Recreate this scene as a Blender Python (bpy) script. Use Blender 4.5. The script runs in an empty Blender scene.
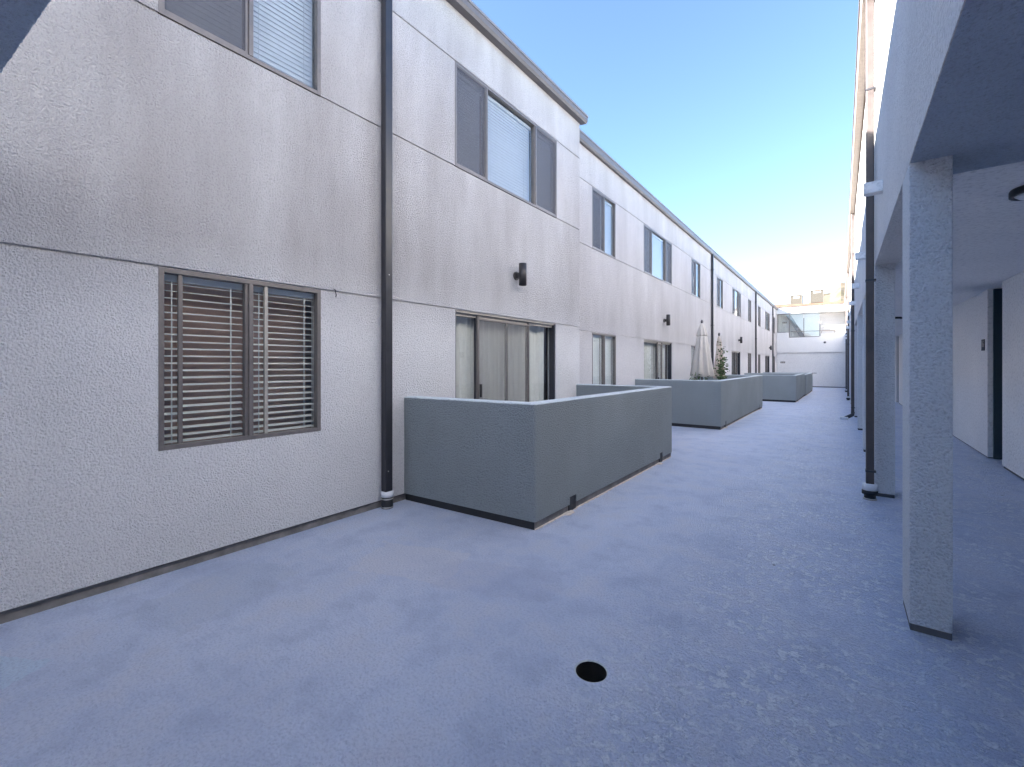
import bpy, bmesh, math, random
from mathutils import Vector, Matrix
random.seed(7)
R = math.radians
S = bpy.context.scene
C = S.collection

# ------------------------------------------------------------------ camera
CAM_H = 1.45
cd = bpy.data.cameras.new('camera'); cam = bpy.data.objects.new('camera', cd); C.objects.link(cam)
cd.sensor_width = 36.0; cd.lens = 442.0 / 1024 * 36
cd.shift_y = -18.5 / 1024
cd.clip_start = 0.02; cd.clip_end = 5000
cam.location = (0, 0, CAM_H); cam.rotation_euler = (R(90), 0, R(36.662))
S.camera = cam
S.render.resolution_x = 1024; S.render.resolution_y = 767

# ------------------------------------------------------------------ light
SUN = Vector((-0.75, -0.60, 0.377)).normalized()      # direction towards the sun
w = bpy.data.worlds.new('World'); S.world = w; w.use_nodes = True
nt = w.node_tree; bg = nt.nodes['Background']
sky = nt.nodes.new('ShaderNodeTexSky'); sky.sky_type = 'NISHITA'; sky.sun_disc = False
sky.sun_elevation = math.asin(SUN.z); sky.sun_rotation = math.atan2(SUN.x, SUN.y)
sky.air_density = 0.70; sky.dust_density = 0.0; sky.ozone_density = 2.2
nt.links.new(sky.outputs[0], bg.inputs[0]); bg.inputs[1].default_value = 0.066
sd = bpy.data.lights.new('sun', 'SUN'); so = bpy.data.objects.new('sun', sd); C.objects.link(so)
sd.energy = 5.0; sd.angle = R(0.5); sd.color = (1.0, 0.95, 0.88)
so.rotation_euler = SUN.to_track_quat('Z', 'Y').to_euler()
S.view_settings.view_transform = 'Standard'; S.view_settings.look = 'None'
S.view_settings.gamma = 1.0; S.view_settings.exposure = 3.22
S.view_settings.use_curve_mapping = False

# ------------------------------------------------------------------ materials
def newmat(name):
    m = bpy.data.materials.new(name); m.use_nodes = True
    return m, m.node_tree, m.node_tree.nodes['Principled BSDF']
def nd(t, typ, **kw):
    n = t.nodes.new(typ)
    for k, v in kw.items():
        if k in n.inputs: n.inputs[k].default_value = v
        else: setattr(n, k, v)
    return n
def coords(t, scale=(1, 1, 1), loc=(0, 0, 0)):
    tc = nd(t, 'ShaderNodeTexCoord'); mp = nd(t, 'ShaderNodeMapping')
    mp.inputs['Scale'].default_value = scale; mp.inputs['Location'].default_value = loc
    t.links.new(tc.outputs['Object'], mp.inputs[0]); return mp.outputs[0]
def noise(t, vec, scale, detail=3, rough=0.5):
    n = nd(t, 'ShaderNodeTexNoise'); n.inputs['Scale'].default_value = scale
    n.inputs['Detail'].default_value = detail; n.inputs['Roughness'].default_value = rough
    t.links.new(vec, n.inputs['Vector']); return n.outputs['Fac']
def maprange(t, v, a, b, c=0.0, d=1.0, smooth=False):
    n = nd(t, 'ShaderNodeMapRange'); n.clamp = True
    if smooth: n.interpolation_type = 'SMOOTHSTEP'
    for i, x in zip((1, 2, 3, 4), (a, b, c, d)): n.inputs[i].default_value = x
    t.links.new(v, n.inputs[0]); return n.outputs[0]
def mth(t, op, a, b=None, clamp=False):
    n = nd(t, 'ShaderNodeMath'); n.operation = op; n.use_clamp = clamp
    for i, x in enumerate((a, b)):
        if x is None: continue
        if isinstance(x, (int, float)): n.inputs[i].default_value = x
        else: t.links.new(x, n.inputs[i])
    return n.outputs[0]
def mix(t, f, a, b, blend='MIX'):
    n = nd(t, 'ShaderNodeMix'); n.data_type = 'RGBA'; n.blend_type = blend
    if isinstance(f, (int, float)): n.inputs[0].default_value = f
    else: t.links.new(f, n.inputs[0])
    for i, x in ((6, a), (7, b)):
        if isinstance(x, tuple): n.inputs[i].default_value = (*x, 1)
        else: t.links.new(x, n.inputs[i])
    return n.outputs[2]
def bump(t, b, h, dist, strength=1.0):
    n = nd(t, 'ShaderNodeBump'); n.inputs['Distance'].default_value = dist; n.inputs['Strength'].default_value = strength
    t.links.new(h, n.inputs['Height']); t.links.new(n.outputs[0], b.inputs['Normal'])

def stucco(name, col, grain=46, dist=0.006, stain_shade=0.0, stain_shade_col=(0.30, 0.27, 0.27), band=None, mott=0.10, base_dirt=0.0):
    m, t, b = newmat(name)
    v = coords(t)
    n1 = noise(t, v, grain, 3, 0.55); n2 = noise(t, v, grain * 2.3, 2, 0.5)
    h = mth(t, 'ADD', maprange(t, n1, .3, .7), mth(t, 'MULTIPLY', n2, 0.8))
    bump(t, b, h, dist*2.1, 1.0)
    big = noise(t, v, 0.9, 4, 0.6)
    c = mix(t, maprange(t, big, 0.3, 0.7), tuple(x * (1 - mott) for x in col), tuple(min(1, x * (1 + mott * 0.5)) for x in col))
    if stain_shade > 0:
        vs = coords(t, (1.5, 1.5, 0.40)); st = mth(t, 'ADD', mth(t, 'MULTIPLY', noise(t, vs, 1.0, 5, 0.6), 0.84), mth(t, 'MULTIPLY', noise(t, coords(t, (3, 3, 0.22)), 2.0, 4, 0.6), 0.16))
        sm = maprange(t, st, 0.02, 0.92)
        if band:
            sx = nd(t, 'ShaderNodeSeparateXYZ'); tc = nd(t, 'ShaderNodeTexCoord')
            t.links.new(tc.outputs['Object'], sx.inputs[0])
            up = maprange(t, sx.outputs[2], band[0], band[1], smooth=True)
            dn = maprange(t, sx.outputs[2], band[2], band[3], 1.0, 0.92, smooth=True)
            sm = mth(t, 'MULTIPLY', sm, mth(t, 'MULTIPLY', up, dn))  # real streaks; upper wall also darkened in colour to offset stronger light there
        c = mix(t, mth(t, 'MULTIPLY', sm, stain_shade), c, stain_shade_col)
    if base_dirt > 0:
        sx = nd(t, 'ShaderNodeSeparateXYZ'); tc = nd(t, 'ShaderNodeTexCoord'); t.links.new(tc.outputs['Object'], sx.inputs[0])
        lo = mth(t, 'ADD', sx.outputs[2], mth(t, 'MULTIPLY', noise(t, v, 3.0, 4, .6), -0.3))
        c = mix(t, maprange(t, lo, -0.10, 0.12, base_dirt, 0.0, smooth=True), c, (0.16, 0.15, 0.15))
    sp = maprange(t, n1, 0.30, 0.50, 0.24, 0.0)      # pits of the render coat darkened in colour, painting in relief shade
    c = mix(t, sp, c, (0.12, 0.12, 0.13))
    t.links.new(c, b.inputs['Base Color']); b.inputs['Roughness'].default_value = 0.88
    b.inputs['Specular IOR Level'].default_value = 0.25
    return m
def plain(name, col, rough=0.5, metal=0.0, var=0.08, scale=14, spec=0.5, bd=0.0):
    m, t, b = newmat(name); v = coords(t); n = noise(t, v, scale, 4, 0.6)
    c = mix(t, maprange(t, n, 0.3, 0.7), tuple(x * (1 - var) for x in col), tuple(min(1, x * (1 + var)) for x in col))
    t.links.new(c, b.inputs['Base Color']); b.inputs['Roughness'].default_value = rough
    t.links.new(maprange(t, n, 0.3, 0.7, max(0, rough - 0.08), min(1, rough + 0.1)), b.inputs['Roughness'])
    b.inputs['Metallic'].default_value = metal; b.inputs['Specular IOR Level'].default_value = spec
    if bd: bump(t, b, n, bd, 0.6)
    return m
def glassmat(name, tint=(0.95, 0.97, 0.97), ior=1.95, rough=0.015):
    m = bpy.data.materials.new(name); m.use_nodes = True; t = m.node_tree
    t.nodes.remove(t.nodes['Principled BSDF']); out = t.nodes['Material Output']
    tr = nd(t, 'ShaderNodeBsdfTransparent'); tr.inputs[0].default_value = (*tint, 1)
    gl = nd(t, 'ShaderNodeBsdfGlossy'); gl.inputs['Roughness'].default_value = rough
    v = coords(t); n = noise(t, v, 1.3, 1, .5); bp = nd(t, 'ShaderNodeBump'); bp.inputs['Distance'].default_value = 0.0015
    bp.inputs['Strength'].default_value = 0.35; t.links.new(n, bp.inputs['Height']); t.links.new(bp.outputs[0], gl.inputs['Normal'])
    fr = nd(t, 'ShaderNodeFresnel'); fr.inputs[0].default_value = ior
    ge = nd(t, 'ShaderNodeNewGeometry'); fc = mth(t, 'MULTIPLY', fr.outputs[0], mth(t, 'SUBTRACT', 1.0, ge.outputs['Backfacing']))
    mx = nd(t, 'ShaderNodeMixShader'); t.links.new(fc, mx.inputs[0])
    t.links.new(tr.outputs[0], mx.inputs[1]); t.links.new(gl.outputs[0], mx.inputs[2]); t.links.new(mx.outputs[0], out.inputs[0])
    return m
def screenmat(name, col, alpha):
    m = bpy.data.materials.new(name); m.use_nodes = True; t = m.node_tree
    b = t.nodes['Principled BSDF']; out = t.nodes['Material Output']; b.inputs['Base Color'].default_value = (*col, 1); b.inputs['Roughness'].default_value = 0.7
    tr = nd(t, 'ShaderNodeBsdfTransparent'); mx = nd(t, 'ShaderNodeMixShader'); mx.inputs[0].default_value = alpha
    t.links.new(tr.outputs[0], mx.inputs[1]); t.links.new(b.outputs[0], mx.inputs[2]); t.links.new(mx.outputs[0], out.inputs[0])
    return m

def floormat():
    m, t, b = newmat('painted_deck'); v = coords(t)
    sx = nd(t, 'ShaderNodeSeparateXYZ'); t.links.new(v, sx.inputs[0]); X, Y = sx.outputs[0], sx.outputs[1]
    n_big = mth(t, 'ADD', mth(t, 'MULTIPLY', noise(t, v, 0.6, 5, 0.6), 0.65), mth(t, 'MULTIPLY', noise(t, v, 1.9, 5, 0.65), 0.35)); n_mid = noise(t, v, 3.2, 5, 0.62); n_blot = noise(t, v, 19, 5, 0.6); n_f = noise(t, v, 75, 3, 0.6)
    base = mix(t, maprange(t, n_big, 0.32, 0.68), (0.48, 0.55, 0.74), (0.73, 0.79, 0.95))
    base = mix(t, maprange(t, n_mid, 0.46, 0.68, 0, 0.8), base, (0.66, 0.68, 0.79))
    base = mix(t, maprange(t, n_mid, 0.50, 0.30, 0, 0.55), base, (0.36, 0.41, 0.57))
    # worn paint patches with an edge of their own
    def patch(cx, cy, rx, ry, ang, wob, seed):
        mp = nd(t, 'ShaderNodeMapping'); mp.vector_type = 'TEXTURE'
        mp.inputs['Location'].default_value = (cx, cy, 0); mp.inputs['Rotation'].default_value = (0, 0, ang); mp.inputs['Scale'].default_value = (rx, ry, 1)
        t.links.new(v, mp.inputs[0]); s2 = nd(t, 'ShaderNodeSeparateXYZ'); t.links.new(mp.outputs[0], s2.inputs[0])
        a = mth(t, 'MAXIMUM', mth(t, 'ABSOLUTE', s2.outputs[0]), mth(t, 'ABSOLUTE', s2.outputs[1]))
        nn = noise(t, coords(t, (1, 1, 1), (seed, seed, 0)), 5, 4, .6)
        return maprange(t, mth(t, 'ADD', a, mth(t, 'MULTIPLY', mth(t, 'SUBTRACT', nn, 0.5), wob)), 0.96, 1.0, 1, 0)
    base = mix(t, mth(t, 'MULTIPLY', patch(-3.17, 0.17, .16, .16, 0.5, .9, 3), 0.75), base, (0.58, 0.71, 0.86))
    base = mix(t, mth(t, 'MULTIPLY', patch(-2.55, 2.18, .38, .26, 0.35, .8, 9), 0.5), base, (0.72, 0.72, 0.80))
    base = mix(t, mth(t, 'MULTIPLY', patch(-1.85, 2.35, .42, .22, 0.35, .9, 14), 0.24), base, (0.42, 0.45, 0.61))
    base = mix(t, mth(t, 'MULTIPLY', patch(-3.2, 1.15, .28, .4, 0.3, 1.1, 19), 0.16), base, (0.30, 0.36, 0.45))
    # trowelled knock-down texture in the walking strip
    strip = mth(t, 'MULTIPLY', maprange(t, X, -1.3, -0.35, smooth=True), maprange(t, X, 0.0, 0.9, 1.0, 0.92, smooth=True))
    kd = maprange(t, n_blot, 0.525, 0.545); kdm = mth(t, 'MULTIPLY', kd, strip)
    kdm = mth(t, 'MULTIPLY', kdm, maprange(t, noise(t, v, 1.8, 3, .6), 0.38, 0.58, 0.25, 1.0))
    base = mix(t, mth(t, 'MULTIPLY', kdm, 0.85), base, (0.84, 0.89, 0.97))
    base = mix(t, maprange(t, n_f, 0.38, 0.52, 0.38, 0.0), base, (0.34, 0.39, 0.54))  # lows of the fine grain darkened: relief shade painted into the colour
    n_g = noise(t, v, 60, 5, 0.75)
    base = mix(t, maprange(t, n_g, 0.52, 0.70, 0.0, 0.45), base, (0.72, 0.76, 0.86))
    base = mix(t, maprange(t, n_g, 0.46, 0.30, 0.0, 0.38), base, (0.34, 0.39, 0.54))  # same painted relief shade, lights and darks of the coarser grain
    # specks
    vor = nd(t, 'ShaderNodeTexVoronoi'); vor.inputs['Scale'].default_value = 2.3; t.links.new(v, vor.inputs['Vector'])
    base = mix(t, maprange(t, vor.outputs['Distance'], 0.016, 0.026, 0.8, 0.0), base, (0.82, 0.84, 0.86))
    vor2 = nd(t, 'ShaderNodeTexVoronoi'); vor2.inputs['Scale'].default_value = 1.7; t.links.new(coords(t, (1, 1, 1), (5.3, 2.1, 0)), vor2.inputs['Vector'])
    base = mix(t, maprange(t, vor2.outputs['Distance'], 0.014, 0.022, 0.9, 0.0), base, (0.03, 0.03, 0.035))
    t.links.new(base, b.inputs['Base Color'])
    r = maprange(t, n_big, 0.3, 0.7, 0.34, 0.52); r = mth(t, 'SUBTRACT', r, mth(t, 'MULTIPLY', kdm, 0.1)); t.links.new(r, b.inputs['Roughness'])
    b.inputs['Specular IOR Level'].default_value = 0.55
    h = mth(t, 'ADD', mth(t, 'MULTIPLY', maprange(t, n_f, .3, .7), 0.75), mth(t, 'MULTIPLY', kdm, 1.3))
    h = mth(t, 'ADD', h, mth(t, 'MULTIPLY', n_mid, 0.7)); h = mth(t, 'ADD', h, mth(t, 'MULTIPLY', n_g, 1.2))
    bump(t, b, h, 0.011, 1.0)
    return m

M = {}
M['wall'] = stucco('white_stucco', (0.87, 0.855, 0.86), 80, 0.0054, 1.0, (0.33, 0.305, 0.30), (1.6, 2.5, 3.8, 7.5), 0.06)
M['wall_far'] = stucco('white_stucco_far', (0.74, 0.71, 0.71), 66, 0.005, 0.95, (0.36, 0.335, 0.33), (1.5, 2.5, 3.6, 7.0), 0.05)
M['rwall'] = stucco('right_stucco', (0.87, 0.85, 0.83), 58, 0.0055, 0.25, (0.42, 0.40, 0.40), None, 0.06)
M['smooth'] = stucco('smooth_stucco', (0.88, 0.87, 0.86), 30, 0.0018, 0.12, (0.5, 0.47, 0.46), None, 0.05)
M['column'] = stucco('coarse_stucco', (0.88, 0.90, 0.92), 74, 0.0066, 0.10, (0.4, 0.4, 0.4), None, 0.05)
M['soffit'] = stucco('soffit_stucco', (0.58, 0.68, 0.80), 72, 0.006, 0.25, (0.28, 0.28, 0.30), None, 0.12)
M['patio'] = stucco('green_grey_stucco', (0.43, 0.485, 0.505), 72, 0.0100, 0.35, (0.30, 0.30, 0.29), None, 0.12)
M['patio_cap'] = stucco('wall_top_skylit', (0.62, 0.67, 0.70), 40, 0.003, 0.0)  # patio paint lightened, sky light on the tops put into the colour
M['trim'] = plain('base_flashing', (0.085, 0.085, 0.09), 0.65, 0, 0.35, 6, 0.4, 0.002)
M['trim_side'] = plain('kerb_cement', (0.20, 0.19, 0.185), 0.8, 0, 0.35, 9, 0.3, 0.002)
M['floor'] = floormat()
M['ground'] = plain('earth', (0.2, 0.17, 0.13), 0.95)
M['gutter'] = plain('gutter_paint', (0.13, 0.12, 0.125), 0.45, 0, 0.12)
M['gutter_hi'] = plain('gutter_cap', (0.22, 0.21, 0.215), 0.4, 0.2, 0.10)
M['gutter_r'] = plain('gutter_paint_tan', (0.30, 0.25, 0.21), 0.5, 0, 0.15)
M['pipe'] = plain('downpipe_paint', (0.022, 0.022, 0.028), 0.38, 0, 0.2, 8, 0.6)
M['pipe_tan'] = plain('downpipe_brown', (0.07, 0.055, 0.052), 0.45, 0, 0.2, 8, 0.5)
M['collar'] = plain('white_collar', (0.72, 0.73, 0.75), 0.5, 0, 0.1)
M['rubber'] = plain('black_rubber', (0.02, 0.02, 0.022), 0.6)
M['metal'] = plain('clamp_steel', (0.5, 0.49, 0.47), 0.35, 0.8)
M['frame'] = plain('bronze_aluminium', (0.19, 0.17, 0.16), 0.42, 0.35, 0.12, 20)
M['frame_hi'] = plain('light_aluminium', (0.42, 0.39, 0.35), 0.45, 0.3, 0.12, 20)
M['frame_dk'] = plain('dark_aluminium', (0.035, 0.035, 0.045), 0.4, 0.2)
M['blind'] = plain('blind_slat', (0.84, 0.83, 0.81), 0.55, 0, 0.04)
M['blind_wood'] = plain('blind_slat_brown', (0.30, 0.19, 0.15), 0.5, 0, 0.1)
M['curtain'] = plain('curtain_cloth', (0.84, 0.81, 0.77), 0.9, 0, 0.05)
M['curtain_dk'] = plain('taupe_curtain', (0.36, 0.32, 0.30), 0.9, 0, 0.05)
M['room'] = plain('room_wall', (0.26, 0.17, 0.13), 0.9, 0, 0.1, 2)
M['backing_warm'] = plain('brown_backing_panel', (0.52, 0.33, 0.265), 0.9, 0, 0.15, 2)
M['glass'] = glassmat('window_glass')
M['screen'] = screenmat('insect_screen', (0.12, 0.12, 0.14), 0.42)
M['door_screen'] = screenmat('door_screen_mesh', (0.32, 0.31, 0.30), 0.22)
M['blind_grey'] = plain('grey_blind_slat', (0.50, 0.51, 0.54), 0.5, 0, 0.05)
M['lamp'] = plain('lamp_bronze', (0.05, 0.045, 0.045), 0.42, 0.3)
M['diffuser'] = plain('opal_diffuser', (0.80, 0.82, 0.82), 0.35, 0, 0.02)
M['black'] = plain('black_paint', (0.012, 0.012, 0.014), 0.5)
M['drain'] = plain('drain_inside', (0.010, 0.009, 0.008), 0.8)
M['door'] = plain('teal_door_paint', (0.035, 0.06, 0.075), 0.5, 0, 0.1)
M['canvas'] = plain('parasol_canvas', (0.60, 0.55, 0.50), 0.9, 0, 0.07, 6)
M['canvas2'] = plain('parasol_canvas_peach', (0.62, 0.52, 0.44), 0.9, 0, 0.07, 6)
M['leaf'] = plain('leaf_green', (0.06, 0.12, 0.035), 0.55, 0, 0.45, 9)
M['leaf2'] = plain('leaf_light', (0.12, 0.17, 0.07), 0.55, 0, 0.35, 9)
M['stem'] = plain('twig', (0.16, 0.12, 0.09), 0.8)
M['pot'] = plain('clay_pot', (0.30, 0.16, 0.10), 0.8)
M['roof'] = plain('roof_gravel', (0.20, 0.155, 0.115), 0.95, 0, 0.25, 5, 0.3, 0.02)
M['tile'] = plain('roof_edge_brown', (0.13, 0.075, 0.05), 0.8, 0, 0.35, 2)
M['ac'] = plain('ac_beige', (0.13, 0.115, 0.095), 0.55, 0.1, 0.06)
M['ac_dk'] = plain('ac_coil', (0.05, 0.047, 0.04), 0.7, 0.2, 0.2, 30)
M['label_red'] = plain('label_red', (0.6, 0.13, 0.07), 0.5)
M['label_white'] = plain('label_white', (0.5, 0.45, 0.42), 0.5)
M['cement_patch'] = plain('pale_mortar', (0.62, 0.55, 0.50), 0.9, 0, 0.25, 25, 0.2, 0.004)
M['bwall'] = stucco('far_stucco', (0.80, 0.78, 0.76), 30, 0.003, 0.15, (0.5, 0.48, 0.47), None, 0.04)
def hillmat():
    m, t, b = newmat('brush_hill'); v = coords(t); n = noise(t, v, 0.09, 5, .65); n2 = noise(t, v, 0.35, 3, .6)
    c = mix(t, maprange(t, n, .4, .6), (0.10, 0.078, 0.052), (0.045, 0.045, 0.028)); c = mix(t, maprange(t, n2, .45, .6, 0, .6), c, (0.13, 0.105, 0.075))
    t.links.new(c, b.inputs['Base Color']); b.inputs['Roughness'].default_value = 0.95
    return m
M['hill'] = hillmat()

# ------------------------------------------------------------------ mesh helpers
class MB:
    def __init__(s): s.bm = bmesh.new()
    def box(s, x0, x1, y0, y1, z0, z1, bev=0.0, seg=2, rot=None, piv=None):
        r = bmesh.ops.create_cube(s.bm, size=1.0); vs = r['verts']
        mt = Matrix.Translation(((x0+x1)/2, (y0+y1)/2, (z0+z1)/2)) @ Matrix.Diagonal((abs(x1-x0), abs(y1-y0), abs(z1-z0), 1))
        bmesh.ops.transform(s.bm, matrix=mt, verts=vs)
        if bev > 0:
            es = list({e for v in vs for e in v.link_edges}); n0 = set(s.bm.verts) - set(vs)
            bmesh.ops.bevel(s.bm, geom=es, offset=bev, segments=seg, affect='EDGES', profile=0.5)
            vs = [v for v in s.bm.verts if v not in n0]
        if rot is not None:
            p = Matrix.Translation(piv or ((x0+x1)/2, (y0+y1)/2, (z0+z1)/2)); bmesh.ops.transform(s.bm, matrix=p @ rot @ p.inverted(), verts=vs)
        return vs
    def poly(s, pts):
        vs = [s.bm.verts.new(p) for p in pts]; return s.bm.faces.new(vs)
    def cyl(s, c, r, z0, z1, n=24, r2=None, axis='Z', smooth=True):
        r2 = r if r2 is None else r2
        def P(a, rr, z):
            x, y = rr*math.cos(a), rr*math.sin(a)
            if axis == 'Z': return (c[0]+x, c[1]+y, z)
            if axis == 'X': return (z, c[0]+x, c[1]+y)
            return (c[0]+x, z, c[1]+y)
        A = [s.bm.verts.new(P(2*math.pi*i/n, r, z0)) for i in range(n)]; B = [s.bm.verts.new(P(2*math.pi*i/n, r2, z1)) for i in range(n)]
        for i in range(n):
            f = s.bm.faces.new((A[i], A[(i+1) % n], B[(i+1) % n], B[i])); f.smooth = smooth
        s.bm.faces.new(A[::-1]); s.bm.faces.new(B)
    def lathe(s, c, prof, n=32, pleat=0.0, np_=8, cap=True):
        rings = []
        for r, z, *p in prof:
            pl = p[0] if p else pleat
            rings.append([s.bm.verts.new((c[0]+r*(1+pl*math.cos(np_*2*math.pi*i/n))*math.cos(2*math.pi*i/n), c[1]+r*(1+pl*math.cos(np_*2*math.pi*i/n))*math.sin(2*math.pi*i/n), z)) for i in range(n)])
        for a, b in zip(rings, rings[1:]):
            for i in range(n):
                f = s.bm.faces.new((a[i], a[(i+1) % n], b[(i+1) % n], b[i])); f.smooth = True
        if cap: s.bm.faces.new(rings[0][::-1]); s.bm.faces.new(rings[-1])
    def tube(s, pts, r, n=10):
        prev = None
        pts = [Vector(p) for p in pts]
        for i, p in enumerate(pts):
            d = (pts[min(i+1, len(pts)-1)] - pts[max(i-1, 0)]).normalized()
            a = d.orthogonal().normalized() if prev is None else (prev[1] - d*prev[1].dot(d)).normalized()
            b = d.cross(a)
            ri = r[i] if isinstance(r, (list, tuple)) else r
            ring = [s.bm.verts.new(p + ri*(a*math.cos(2*math.pi*k/n) + b*math.sin(2*math.pi*k/n))) for k in range(n)]
            if prev:
                for k in range(n):
                    f = s.bm.faces.new((prev[0][k], prev[0][(k+1) % n], ring[(k+1) % n], ring[k])); f.smooth = True
            else: s.bm.faces.new(ring[::-1])
            prev = (ring, a)
        s.bm.faces.new(prev[0])
    def prism(s, prof, axis, a, b):       # closed profile swept along X or Y
        def P(p, t): return (t, p[0], p[1]) if axis == 'X' else (p[0], t, p[1])
        A = [s.bm.verts.new(P(p, a)) for p in prof]; B = [s.bm.verts.new(P(p, b)) for p in prof]; n = len(prof)
        for i in range(n): s.bm.faces.new((A[i], A[(i+1) % n], B[(i+1) % n], B[i]))
        s.bm.faces.new(A[::-1]); s.bm.faces.new(B)
    def build(s, name, mat, parent=None, loc=None):
        bmesh.ops.recalc_face_normals(s.bm, faces=s.bm.faces)
        L = Vector((0, 0, 0)); q = parent
        while q is not None: L += q.location; q = q.parent
        loc = Vector(loc) if loc else None
        if loc: bmesh.ops.translate(s.bm, verts=s.bm.verts, vec=-loc)
        else: bmesh.ops.translate(s.bm, verts=s.bm.verts, vec=-L)
        me = bpy.data.meshes.new(name); s.bm.to_mesh(me); s.bm.free(); me.materials.append(mat)
        o = bpy.data.objects.new(name, me); C.objects.link(o)
        if parent: o.parent = parent
        if loc: o.location = loc - L
        return o
def thing(name, label, cat, loc=(0, 0, 0), group=None):
    o = bpy.data.objects.new(name, None); C.objects.link(o); o.location = loc; o.empty_display_size = 0.1
    o['label'] = label; o['category'] = cat
    if group: o['group'] = group
    return o
def tag(o, label, cat, group=None):
    o['label'] = label; o['category'] = cat
    if group: o['group'] = group
    return o
def struct(o): o['kind'] = 'structure'; return o

def sheet(mapf, s0, s1, z0, z1, openings, grooves, gh=0.019, gd=0.014, T=0.16, extra=()):
    """a rendered wall with real openings and real reveal grooves.
       openings: (s0,s1,z0,z1); grooves: heights of horizontal reveals"""
    mb = MB()
    S_ = sorted({s0, s1, *[o[0] for o in openings], *[o[1] for o in openings], *extra}); S_ = [x for x in S_ if s0 <= x <= s1]
    Z_ = sorted({z0, z1, *[o[2] for o in openings], *[o[3] for o in openings], *[g - gh/2 for g in grooves], *[g + gh/2 for g in grooves]}); Z_ = [x for x in Z_ if z0 <= x <= z1]
    def dep(i, j):
        if not (0 <= i < len(S_)-1 and 0 <= j < len(Z_)-1): return T
        sm = (S_[i]+S_[i+1])/2; zm = (Z_[j]+Z_[j+1])/2
        for o in openings:
            if o[0] < sm < o[1] and o[2] < zm < o[3]: return None
        for g in grooves:
            if abs(zm - g) < gh/2: return gd
        return 0.0
    for i in range(len(S_)-1):
        for j in range(len(Z_)-1):
            d = dep(i, j)
            if d is None: continue
            a, b, c, e = S_[i], S_[i+1], Z_[j], Z_[j+1]
            mb.poly([mapf(a, c, d), mapf(b, c, d), mapf(b, e, d), mapf(a, e, d)])
            mb.poly([mapf(a, c, T), mapf(b, c, T), mapf(b, e, T), mapf(a, e, T)])
            for (di, dj, p, q) in ((-1, 0, (a, c), (a, e)), (1, 0, (b, c), (b, e)), (0, -1, (a, c), (b, c)), (0, 1, (a, e), (b, e))):
                n = dep(i+di, j+dj); n = T if n is None else n
                if n > d + 1e-6: mb.poly([mapf(p[0], p[1], d), mapf(q[0], q[1], d), mapf(q[0], q[1], n), mapf(p[0], p[1], n)])
    bmesh.ops.remove_doubles(mb.bm, verts=mb.bm.verts, dist=1e-5)
    return mb

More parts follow.
